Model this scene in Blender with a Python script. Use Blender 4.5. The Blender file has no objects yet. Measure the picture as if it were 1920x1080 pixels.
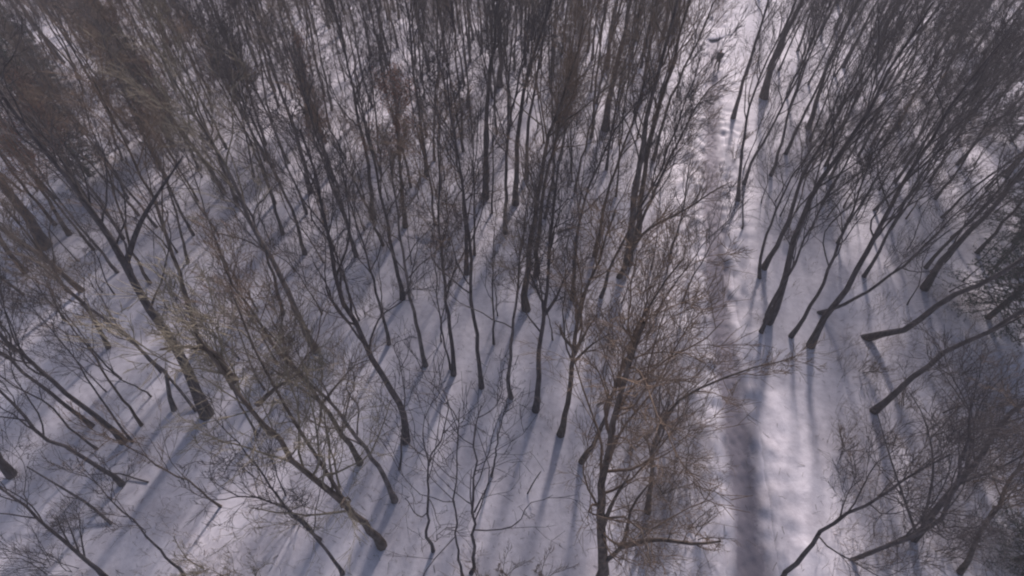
import bpy, math, random
import numpy as np
from mathutils import Vector

# ------------------------------------------------------------------ camera, sky, sun, exposure
scene = bpy.context.scene
col = scene.collection
W, H = 1920.0, 1080.0
F_PX = 930.0                      # focal length in pixels of the 1920 wide frame
PITCH = math.radians(48.5)        # below the horizon
CAM_H = 22.0
cam_data = bpy.data.cameras.new("camera")
cam = bpy.data.objects.new("camera", cam_data)
col.objects.link(cam)
cam_data.sensor_width = 36.0
cam_data.lens = 36.0 * F_PX / W
cam_data.clip_start = 0.1
cam_data.clip_end = 3000.0
cam.location = (0, 0, CAM_H)
cam.rotation_euler = (math.pi / 2 - PITCH, 0, 0)
scene.camera = cam

SUN_AZ, SUN_EL = math.radians(18.0), math.radians(31.0)
world = bpy.data.worlds.new("World")
scene.world = world
world.use_nodes = True
wn = world.node_tree
for n in list(wn.nodes):
    wn.nodes.remove(n)
sky = wn.nodes.new("ShaderNodeTexSky")
sky.sky_type = 'NISHITA'
sky.sun_disc = False
sky.sun_elevation = SUN_EL
sky.sun_rotation = SUN_AZ
sky.air_density = 1.0
sky.dust_density = 2.5
bg = wn.nodes.new("ShaderNodeBackground")
bg.inputs[1].default_value = 0.1
wo = wn.nodes.new("ShaderNodeOutputWorld")
wn.links.new(sky.outputs[0], bg.inputs[0])
wn.links.new(bg.outputs[0], wo.inputs[0])

sun_data = bpy.data.lights.new("sun", 'SUN')
sun_data.energy = 4.6
sun_data.angle = math.radians(4.2)
sun_data.color = (1.0, 0.93, 0.88)
sun = bpy.data.objects.new("sun", sun_data)
col.objects.link(sun)
sdir = Vector((math.sin(SUN_AZ) * math.cos(SUN_EL), math.cos(SUN_AZ) * math.cos(SUN_EL), math.sin(SUN_EL)))
sun.rotation_euler = (-sdir).to_track_quat('-Z', 'Y').to_euler()
sun.location = sdir * 200

vs = scene.view_settings
scene.display_settings.display_device = 'sRGB'
vs.view_transform = 'Standard'
vs.look = 'None'
vs.gamma = 1.0
vs.exposure = 0.03
vs.use_white_balance = True
vs.white_balance_temperature = 6380
vs.white_balance_tint = 19
scene.render.engine = 'CYCLES'
scene.cycles.max_bounces = 5
scene.cycles.diffuse_bounces = 3
scene.cycles.filter_width = 2.1

R = random.Random(11)
G = np.random.default_rng(11)

# ------------------------------------------------------------------ pixel <-> place
CP, SP = math.cos(PITCH), math.sin(PITCH)
RIGHT = np.array((1.0, 0, 0)); UP = np.array((0, SP, CP)); FWD = np.array((0, CP, -SP))
CAM = np.array((0, 0, CAM_H))

def ray(px, py):
    d = RIGHT * (px - W / 2) / F_PX + UP * (H / 2 - py) / F_PX + FWD
    return d / np.linalg.norm(d)

def proj(p):
    d = np.asarray(p, float) - CAM
    z = d @ FWD
    if z <= 0.1:
        return None
    return (W / 2 + F_PX * (d @ RIGHT) / z, H / 2 - F_PX * (d @ UP) / z, z)

# path centre line, measured on the ground
PATH_PX = [(1425, 1200), (1412, 1080), (1398, 920), (1378, 760), (1352, 600), (1341, 470), (1336, 340), (1336, 210), (1337, 105), (1346, 40), (1352, -60)]
def flat(px, py):
    d = ray(px, py)
    return CAM - d * (CAM_H / d[2])
_pp = np.array([flat(*p)[:2] for p in PATH_PX])
def path_x(y):
    y = np.asarray(y, float)
    x = np.interp(y, _pp[:, 1], _pp[:, 0])
    s1 = (_pp[-1, 0] - _pp[-2, 0]) / (_pp[-1, 1] - _pp[-2, 1])
    x = np.where(y > _pp[-1, 1], _pp[-1, 0] + 0.04 * (y - _pp[-1, 1]), x)
    return x

_gr = np.random.default_rng(5)
def _waves(n, lo, hi):
    k = np.exp(_gr.uniform(math.log(lo), math.log(hi), n)); a = _gr.uniform(0, 2 * math.pi, n)
    return k * np.cos(a), k * np.sin(a), _gr.uniform(0, 6.28, n), k
_W1 = _waves(14, 0.08, 0.35)
_W2 = _waves(26, 0.7, 2.2)
_W3 = _waves(30, 2.5, 5.5)
_W4 = _waves(30, 5.0, 9.0)
def _sum(w, x, y):
    s = 0
    for kx, ky, p, k in zip(*w):
        s = s + np.sin(kx * x + ky * y + p)
    return s / math.sqrt(len(w[0]))
def ground(x, y):
    x = np.asarray(x, float); y = np.asarray(y, float)
    h = 0.16 * _sum(_W1, x, y) + 0.06 * _sum(_W2, x, y)
    d = x - path_x(y)
    near = np.exp(-(d / 2.6) ** 2)
    h = h * (1 - 0.5 * near) + 0.085 * near * (_sum(_W3, x, y) + 0.8 * _sum(_W4, x, y)) * (np.abs(d) > 0.55)
    h = h - 0.17 * np.exp(-(d / 0.62) ** 4)
    h = h + 0.10 * np.exp(-((np.abs(d) - 1.15) / 0.45) ** 2)
    return h

def on_ground(px, py):
    p = flat(px, py)
    for _ in range(3):
        d = ray(px, py)
        h = float(ground(p[0], p[1]))
        p = CAM + d * ((h - CAM_H) / d[2])
    return p

def lift(px, py, axis_p, axis_d=np.array((0, 0, 1.0))):
    """the point of the pixel's sight line that lies closest to a line in the place"""
    d = ray(px, py); w0 = CAM - axis_p
    a, b, c = 1.0, d @ axis_d, axis_d @ axis_d
    e, f = d @ w0, axis_d @ w0
    t = (b * f - c * e) / (a * c - b * b)
    return CAM + d * t

# ------------------------------------------------------------------ materials
def mat(name, build):
    m = bpy.data.materials.new(name)
    m.use_nodes = True
    nt = m.node_tree
    b = nt.nodes["Principled BSDF"]
    build(nt, b)
    return m

def noise_mat(name, c1, c2, scale=6.0, stretch=(1, 1, 1), rough=0.9, bump=0.0, spec=0.2, detail=5, bscale=None):
    def f(nt, b):
        tc = nt.nodes.new("ShaderNodeTexCoord")
        mp = nt.nodes.new("ShaderNodeMapping"); mp.inputs['Scale'].default_value = stretch
        nz = nt.nodes.new("ShaderNodeTexNoise"); nz.inputs['Scale'].default_value = scale; nz.inputs['Detail'].default_value = detail
        cr = nt.nodes.new("ShaderNodeValToRGB")
        cr.color_ramp.elements[0].position = 0.34; cr.color_ramp.elements[1].position = 0.68
        cr.color_ramp.elements[0].color = (*c1, 1); cr.color_ramp.elements[1].color = (*c2, 1)
        nt.links.new(tc.outputs['Object'], mp.inputs[0]); nt.links.new(mp.outputs[0], nz.inputs['Vector'])
        nt.links.new(nz.outputs['Fac'], cr.inputs[0]); nt.links.new(cr.outputs[0], b.inputs['Base Color'])
        b.inputs['Roughness'].default_value = rough
        b.inputs['Specular IOR Level'].default_value = spec
        if bump:
            bp = nt.nodes.new("ShaderNodeBump"); bp.inputs['Strength'].default_value = bump; bp.inputs['Distance'].default_value = 0.03
            nt.links.new(nz.outputs['Fac'], bp.inputs['Height']); nt.links.new(bp.outputs[0], b.inputs['Normal'])
    return mat(name, f)

def snow_mat(name, c1, c2, bump, worn_shade=None):
    def f(nt, b):
        tc = nt.nodes.new("ShaderNodeTexCoord")
        n1 = nt.nodes.new("ShaderNodeTexNoise"); n1.inputs['Scale'].default_value = 0.35; n1.inputs['Detail'].default_value = 6
        n2 = nt.nodes.new("ShaderNodeTexNoise"); n2.inputs['Scale'].default_value = 3.2; n2.inputs['Detail'].default_value = 8; n2.inputs['Roughness'].default_value = 0.6
        n3 = nt.nodes.new("ShaderNodeTexNoise"); n3.inputs['Scale'].default_value = 22.0; n3.inputs['Detail'].default_value = 3
        for n in (n1, n2, n3):
            nt.links.new(tc.outputs['Object'], n.inputs['Vector'])
        add = nt.nodes.new("ShaderNodeMath"); add.operation = 'MULTIPLY_ADD'; add.inputs[1].default_value = 0.5
        nt.links.new(n2.outputs['Fac'], add.inputs[0]); 
        half = nt.nodes.new("ShaderNodeMath"); half.operation = 'MULTIPLY'; half.inputs[1].default_value = 0.5
        nt.links.new(n1.outputs['Fac'], half.inputs[0]); nt.links.new(half.outputs[0], add.inputs[2])
        cr = nt.nodes.new("ShaderNodeValToRGB")
        cr.color_ramp.elements[0].position = 0.36; cr.color_ramp.elements[1].position = 0.6
        cr.color_ramp.elements[0].color = (*c1, 1); cr.color_ramp.elements[1].color = (*c2, 1)
        nt.links.new(add.outputs[0], cr.inputs[0])
        # scattered bits of bark and twig litter
        sp = nt.nodes.new("ShaderNodeValToRGB")
        sp.color_ramp.elements[0].position = 0.70; sp.color_ramp.elements[1].position = 0.76
        sp.color_ramp.elements[0].color = (0, 0, 0, 1); sp.color_ramp.elements[1].color = (0.35, 0.35, 0.35, 1)
        nt.links.new(n3.outputs['Fac'], sp.inputs[0])
        mx = nt.nodes.new("ShaderNodeMixRGB"); mx.inputs[2].default_value = (0.20, 0.16, 0.14, 1)
        nt.links.new(sp.outputs[0], mx.inputs[0]); nt.links.new(cr.outputs[0], mx.inputs[1])
        last = mx
        if worn_shade:      # packed trodden snow, its colour darkened further for painted-in shade, ragged at its edges
            ag = nt.nodes.new("ShaderNodeAttribute"); ag.attribute_name = "wear_shade"
            ad = nt.nodes.new("ShaderNodeMath"); ad.operation = 'MULTIPLY_ADD'; ad.inputs[1].default_value = 0.9
            nt.links.new(n2.outputs['Fac'], ad.inputs[0]); nt.links.new(ag.outputs['Fac'], ad.inputs[2])
            mr = nt.nodes.new("ShaderNodeMapRange"); mr.inputs[1].default_value = 0.62; mr.inputs[2].default_value = 1.25
            mr.inputs[3].default_value = 0.0; mr.inputs[4].default_value = 1.0
            nt.links.new(ad.outputs[0], mr.inputs[0])
            last = nt.nodes.new("ShaderNodeMixRGB"); last.inputs[2].default_value = (*worn_shade, 1)
            nt.links.new(mr.outputs[0], last.inputs[0]); nt.links.new(mx.outputs[0], last.inputs[1])
        nt.links.new(last.outputs[0], b.inputs['Base Color'])
        b.inputs['Roughness'].default_value = 0.75
        b.inputs['Specular IOR Level'].default_value = 0.2
        bp = nt.nodes.new("ShaderNodeBump"); bp.inputs['Strength'].default_value = bump; bp.inputs['Distance'].default_value = 0.07
        nt.links.new(n2.outputs['Fac'], bp.inputs['Height']); nt.links.new(bp.outputs[0], b.inputs['Normal'])
    return mat(name, f)

M_SNOW = snow_mat("snow", (0.50, 0.472, 0.505), (0.71, 0.68, 0.715), 0.5)
M_PATH = snow_mat("trodden_shaded_snow", (0.50, 0.472, 0.505), (0.71, 0.68, 0.715), 0.5, worn_shade=(0.25, 0.23, 0.26))  # dark colour holds both the packed snow and the shade along the strip
BARK = {
    'dark': noise_mat("bark_dark", (0.042, 0.038, 0.041), (0.115, 0.104, 0.110), 9, (1, 1, 0.25), bump=0.7),
    'grey': noise_mat("bark_grey", (0.070, 0.062, 0.062), (0.20, 0.18, 0.175), 7, (1, 1, 0.35), bump=0.7),
    'brown': noise_mat("bark_brown", (0.060, 0.049, 0.043), (0.16, 0.134, 0.117), 8, (1, 1, 0.3), bump=0.7),
    'tan': noise_mat("bark_tan", (0.10, 0.083, 0.06), (0.25, 0.21, 0.15), 8, (1, 1, 0.4), bump=0.7),
}
TWIG = {
    'dark': noise_mat("twig_dark", (0.052, 0.047, 0.051), (0.105, 0.095, 0.100), 3),
    'grey': noise_mat("twig_grey", (0.11, 0.092, 0.08), (0.21, 0.178, 0.15), 3),
    'brown': noise_mat("twig_brown", (0.12, 0.088, 0.068), (0.22, 0.165, 0.125), 3),
    'tan': noise_mat("twig_tan", (0.15, 0.132, 0.10), (0.28, 0.25, 0.195), 3),
}
M_LEAF = noise_mat("dry_leaf", (0.20, 0.095, 0.066), (0.34, 0.175, 0.12), 4)
M_NEEDLE = noise_mat("spruce_needle", (0.022, 0.042, 0.036), (0.05, 0.08, 0.065), 3)
M_JACKET = noise_mat("jacket_cloth", (0.022, 0.020, 0.024), (0.04, 0.036, 0.042), 14)
M_TROUSER = noise_mat("trouser_cloth", (0.03, 0.03, 0.036), (0.05, 0.05, 0.058), 14)
M_SKIN = noise_mat("skin", (0.45, 0.28, 0.21), (0.52, 0.33, 0.25), 9, rough=0.55)
M_HAT = noise_mat("knit_hat", (0.03, 0.026, 0.03), (0.06, 0.05, 0.055), 30)
M_BOOT = noise_mat("boot_leather", (0.02, 0.018, 0.017), (0.035, 0.03, 0.028), 10, rough=0.6)

# ------------------------------------------------------------------ mesh helpers
class MB:
    def __init__(self):
        self.v, self.f, self.n = [], [], 0
    def add(self, verts, faces):
        self.v.append(np.asarray(verts, np.float32).reshape(-1, 3)); self.f.append(np.asarray(faces, np.int32) + self.n)
        self.n += len(self.v[-1])
    def mesh(self, name, material, smooth=True):
        v = np.concatenate(self.v)
        loops = np.concatenate([f.ravel() for f in self.f])
        sizes = np.concatenate([np.full(len(f), f.shape[1], np.int32) for f in self.f])
        starts = np.concatenate([[0], np.cumsum(sizes)[:-1]]).astype(np.int32)
        me = bpy.data.meshes.new(name)
        me.vertices.add(len(v)); me.vertices.foreach_set("co", v.ravel())
        me.loops.add(len(loops)); me.loops.foreach_set("vertex_index", loops.astype(np.int32))
        me.polygons.add(len(sizes)); me.polygons.foreach_set("loop_start", starts)
        if smooth:
            me.polygons.foreach_set("use_smooth", np.ones(len(sizes), bool))
        me.materials.append(material)
        me.update(calc_edges=True)
        return me

def norm(a):
    return a / np.maximum(np.linalg.norm(a, axis=-1, keepdims=True), 1e-9)

def tubes(mb, P, Rd, sides, cap=False):
    """P (N,K,3) centre lines, Rd (N,K) radii"""
    N, K = Rd.shape
    if N == 0:
        return
    T = np.empty_like(P)
    T[:, 1:-1] = P[:, 2:] - P[:, :-2]; T[:, 0] = P[:, 1] - P[:, 0]; T[:, -1] = P[:, -1] - P[:, -2]
    T = norm(T)
    D = norm(P[:, -1] - P[:, 0])
    ref = np.where((np.abs(D[:, 0:1]) < 0.6), np.array([[1.0, 0, 0]]), np.array([[0, 1.0, 0]]))[:, None, :]
    U = norm(np.cross(T, np.broadcast_to(ref, T.shape))); V = np.cross(T, U)
    a = np.arange(sides) * 2 * math.pi / sides
    ring = U[:, :, None] * np.cos(a)[None, None, :, None] + V[:, :, None] * np.sin(a)[None, None, :, None]
    verts = P[:, :, None] + ring * Rd[:, :, None, None]
    idx = np.arange(N * K * sides).reshape(N, K, sides)
    q = np.stack([idx[:, :-1], np.roll(idx, -1, 2)[:, :-1], np.roll(idx, -1, 2)[:, 1:], idx[:, 1:]], -1).reshape(-1, 4)
    mb.add(verts, q)
    if cap:
        c = idx[:, -1]
        mb.add(np.zeros((0, 3)), np.stack([c[:, 0], c[:, 1], c[:, 2]], -1)[:0])
        for r in c:
            mb.f.append((r[None, :] + mb.n - N * K * sides).astype(np.int32))

def grow(rng, S, D, L, r0, K, pull, wig, taper=0.25):
    """N branches from starts S along D, length L, radius r0"""
    N = len(S)
    P = np.empty((N, K, 3)); P[:, 0] = S
    d = norm(D.copy()); st = (L / (K - 1))[:, None]
    for k in range(1, K):
        d = norm(d + np.array([0, 0, pull]) + rng.normal(0, wig, (N, 3)))
        P[:, k] = P[:, k - 1] + d * st
    t = np.linspace(0, 1, K)[None]
    return P, r0[:, None] * (1 - (1 - taper) * t)

def spawn(rng, P, Rd, n, t0, t1, amin, amax, even=True):
    """n child starts on each centre line: start, direction, parent's radius there, t"""
    N, K, _ = P.shape
    if even:
        t = (np.arange(n)[None] + rng.uniform(0.1, 0.9, (N, n))) / n
    else:
        t = rng.uniform(0, 1, (N, n))
    t = t0 + (t1 - t0) * t
    x = t * (K - 1); i = np.minimum(x.astype(int), K - 2); fr = (x - i)[..., None]
    ar = np.arange(N)[:, None]
    A, B = P[ar, i], P[ar, i + 1]
    S = A + (B - A) * fr
    T = norm(B - A)
    r = Rd[ar, i] * (1 - fr[..., 0]) + Rd[ar, i + 1] * fr[..., 0]
    rv = rng.normal(0, 1, T.shape)
    side = norm(np.cross(T, rv))
    ang = rng.uniform(amin, amax, T.shape[:2])[..., None]
    D = T * np.cos(ang) + side * np.sin(ang)
    return S.reshape(-1, 3), D.reshape(-1, 3), r.reshape(-1), t.reshape(-1)

def resample(pts, K):
    pts = np.asarray(pts, float)
    # Catmull-Rom through the points, then even spacing
    p = np.vstack([2 * pts[0] - pts[1], pts, 2 * pts[-1] - pts[-2]])
    out = []
    for i in range(1, len(p) - 2):
        for t in np.linspace(0, 1, 12, endpoint=False):
            a, b, c, d = p[i - 1], p[i], p[i + 1], p[i + 2]
            out.append(0.5 * (2 * b + (c - a) * t + (2 * a - 5 * b + 4 * c - d) * t * t + (3 * b - a - 3 * c + d) * t ** 3))
    out.append(pts[-1]); out = np.array(out)
    s = np.concatenate([[0], np.cumsum(np.linalg.norm(np.diff(out, axis=0), axis=1))])
    u = np.linspace(0, s[-1], K)
    return np.stack([np.interp(u, s, out[:, k]) for k in range(3)], 1)

def make_tree(rng, trunk, r0, limbs=9, first=0.42, llen=0.3, lang=(0.28, 0.65), n2=6, n3=5, n4=4, n_parts=4,
              traced=(), leaves=0, dead=False, K=15, pull=0.10, wig=0.0020):
    """trunk: points from the base up (local). Returns MBs: trunk, list of limbs, crown (or None), leaves (or None)"""
    P = resample(trunk, K)
    height = np.linalg.norm(P[-1] - P[0])
    wob = rng.normal(0, 1, (K, 3)); wob[:, 2] = 0; wob[0] = 0
    P = P + wob * wig * height + np.cumsum(wob, 0) * 0.0012 * height
    t = np.linspace(0, 1, K)
    Rt = r0 * (1 - 0.85 * t ** 0.85) * (1 + 0.55 * np.exp(-t * 26))
    if dead:
        Rt = r0 * (1 - 0.5 * t)
    Pd = P.copy(); Pd[0] = P[0] - (P[1] - P[0]) * 0.25 - np.array([0, 0, 0.12])
    tb = MB(); tubes(tb, Pd[None], Rt[None], 8, cap=dead)
    lb = []
    LP, LR = [], []
    for tr in traced:
        q = resample(tr, 9)
        rr = np.linspace(r0 * 0.45, r0 * 0.10, 9)
        LP.append(q[None]); LR.append(rr[None])
    if limbs:
        S, D, r, tt = spawn(rng, P[None], Rt[None], limbs, first, 0.97, *lang)
        L = height * llen * (1.15 - 0.75 * (tt - first) / (1 - first)) * rng.uniform(0.75, 1.25, len(S))
        q, rr = grow(rng, S, D, L, np.maximum(np.minimum(r * 0.55, 0.042), 0.014), 9, pull, 0.15, 0.22)
        LP.append(q); LR.append(rr)
    if not LP:
        return tb, [], None, None
    LP = np.concatenate(LP); LR = np.concatenate(LR)
    order = np.argsort([-np.linalg.norm(x[-1] - x[0]) for x in LP[len(traced):]]) + len(traced)
    own = list(range(len(traced))) + list(order[:max(0, n_parts - len(traced))])
    for i in own:
        m = MB(); tubes(m, LP[i:i + 1], LR[i:i + 1], 5); lb.append(m)
    rest = [i for i in range(len(LP)) if i not in own]
    cb = MB()
    if rest:
        tubes(cb, LP[rest], LR[rest], 4 if n4 else 3)
    # leader: the top of the trunk carries branches too
    topP = P[None, int(K * 0.6):]; topR = Rt[None, int(K * 0.6):]
    topP = np.stack([np.array([np.interp(np.linspace(0, 1, 9), np.linspace(0, 1, topP.shape[1]), topP[0, :, k]) for k in range(3)]).T])
    topR = np.interp(np.linspace(0, 1, 9), np.linspace(0, 1, topR.shape[1]), topR[0])[None]
    AP = np.concatenate([LP, topP]); AR = np.concatenate([LR, topR])
    S, D, r, tt = spawn(rng, AP, AR, n2, 0.22, 1.0, 0.3, 0.85)
    ln = np.repeat(np.linalg.norm(AP[:, -1] - AP[:, 0], axis=1), n2)
    L = np.clip(ln * 0.5, 0.4, 2.0) * (1.1 - 0.6 * tt) * rng.uniform(0.6, 1.3, len(S))
    P2, R2 = grow(rng, S, D, L, np.clip(r * 0.5, 0.009, 0.02), 5 if n4 else 3, pull, 0.16, 0.35)
    tubes(cb, P2, R2, 3)
    S, D, r, tt = spawn(rng, P2, R2, n3, 0.15, 1.0, 0.3, 0.9)
    L = np.repeat(L, n3) * 0.55 * (1.1 - 0.5 * tt) * rng.uniform(0.6, 1.4, len(S))
    P3, R3 = grow(rng, S, D, L, np.clip(r * 0.6, 0.0065, 0.010), 3 if n4 else 2, pull, 0.12, 0.5)
    tubes(cb, P3, R3, 3)
    if n4:
        S, D, r, tt = spawn(rng, P3, R3, n4, 0.2, 1.0, 0.3, 0.8)
        L4 = np.clip(np.repeat(L, n4) * 0.6 * rng.uniform(0.6, 1.4, len(S)), 0.08, 0.6)
        P4, R4 = grow(rng, S, D, L4, np.full(len(S), 0.006), 2, pull, 0.1, 0.6)
        tubes(cb, P4, R4, 3)
    lv = None
    if leaves:
        lv = MB()
        src = P3.reshape(-1, 3)
        c = src[rng.integers(0, len(src), leaves)] + rng.normal(0, 0.16, (leaves, 3))
        a = norm(rng.normal(0, 1, (leaves, 3))); b = norm(np.cross(a, rng.normal(0, 1, (leaves, 3))))
        s = rng.uniform(0.032, 0.058, (leaves, 1))
        v = np.stack([c - a * s, c + b * s * 0.55, c + a * s, c - b * s * 0.55], 1)
        lv.add(v, np.arange(leaves * 4).reshape(-1, 4))
    return tb, lb, cb, lv

# ------------------------------------------------------------------ scene objects
def link(name, data, parent=None):
    o = bpy.data.objects.new(name, data)
    col.objects.link(o)
    if parent is not None:
        o.parent = parent
    return o

def thing(name, loc, cat, group=None):
    o = link(name, None); o.location = loc; o['category'] = cat
    o.empty_display_size = 0.3
    if group:
        o['group'] = group
    return o

def copy_thing(root, loc, rot=(0, 0, 0), scale=1.0):
    r = root.copy(); col.objects.link(r)
    r.location = loc; r.rotation_euler = rot; r.scale = (scale,) * 3
    for ch in list(root.children):
        c = ch.copy(); col.objects.link(c); c.parent = r
    return r

def assemble(name, cat, group, loc, built, tone, twig=None):
    root = thing(name, loc, cat, group)
    tb, lb, cb, lv = built
    link('trunk', tb.mesh('trunk', BARK[tone]), root)
    for m in lb:
        link('limb', m.mesh('limb', BARK[tone]), root)
    if cb is not None and cb.n:
        o = link('crown', cb.mesh('crown', TWIG[twig or tone], smooth=False), root)
    if lv is not None:
        link('leaves', lv.mesh('leaves', M_LEAF, smooth=False), root)
    return root

# ---- the setting: snow ground, path, outer ground
def grid_mesh(name, xs, ys, zf, material):
    X, Y = np.meshgrid(xs, ys)
    Z = zf(X, Y)
    nx, ny = len(xs), len(ys)
    idx = np.arange(nx * ny).reshape(ny, nx)
    q = np.stack([idx[:-1, :-1], idx[:-1, 1:], idx[1:, 1:], idx[1:, :-1]], -1).reshape(-1, 4)
    mb = MB(); mb.add(np.stack([X, Y, Z], -1), q)
    return mb.mesh(name, material)

def steps(*seg):
    out = []
    for a, b, d in seg:
        out += list(np.arange(a, b, d))
    return np.array(out + [seg[-1][1]])
xs = steps((-900, -90, 60), (-90, -40, 1.5), (-40, 6, 0.45), (6, 22, 0.16), (22, 45, 0.45), (45, 90, 1.5), (90, 900, 60))
ys = steps((-900, -30, 60), (-30, 0, 1.5), (0, 40, 0.2), (40, 72, 0.4), (72, 130, 1.5), (130, 1200, 60))
def ground_sheet(X, Y):
    h = ground(X, Y)
    d = np.abs(X - path_x(Y))
    on = (d < 0.95) & (Y > -20) & (Y < 140)
    h = h - 0.15 * on
    far = np.clip((np.hypot(X, Y - 30) - 90) / 60, 0, 1)
    return h * (1 - far)
g = link('snow_ground', grid_mesh('snow_ground', xs, ys, ground_sheet, M_SNOW)); g['kind'] = 'structure'

pm = MB()
py_ = np.concatenate([np.arange(-18, 0, 0.25), np.arange(0, 45, 0.08), np.arange(45, 138, 0.25)]); pxo = np.linspace(-1.0, 1.0, 25)
PX = path_x(py_)[:, None] + pxo[None] + 0 * py_[:, None]; PY = np.repeat(py_[:, None], 25, 1)
PZ = ground(PX, PY) + 0.004
wear_shade = np.clip((1.0 - np.abs(pxo)[None] * (1 + 0.16 * np.sin(py_ * 1.7) * np.sin(py_ * 0.6 + 1))[:, None]) / 0.8, 0, 1)
PZ = PZ + 0.03 * _sum(_W3, PX * 1.4, PY * 1.4) * wear_shade
rf = np.random.default_rng(9)
for lane, off, ph in ((-0.14, 0.11, 0.0), (0.20, 0.10, 0.3)):          # two lines of footprints trodden into the packed snow
    fy, sd = 0.2 + ph, 1
    while fy < 44:
        cx = float(path_x(fy)) + lane + sd * off + rf.normal(0, 0.03)
        PZ = PZ - 0.06 * np.exp(-((PX - cx) / 0.075) ** 2 - ((PY - fy) / 0.16) ** 4)
        fy += 0.62 + rf.normal(0, 0.06); sd = -sd
PZ[:, 0] -= 0.03; PZ[:, -1] -= 0.03
wear_shade = wear_shade * np.interp(py_, [20, 34, 50], [1.0, 0.95, 0.6])[:, None]
idx = np.arange(PX.size).reshape(PX.shape)
pm.add(np.stack([PX, PY, PZ], -1), np.stack([idx[:-1, :-1], idx[:-1, 1:], idx[1:, 1:], idx[1:, :-1]], -1).reshape(-1, 4))
pme = pm.mesh('snow_path', M_PATH)
at = pme.attributes.new("wear_shade", 'FLOAT', 'POINT'); at.data.foreach_set("value", wear_shade.ravel().astype(np.float32))
p = link('snow_path', pme); p['kind'] = 'structure'

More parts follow.
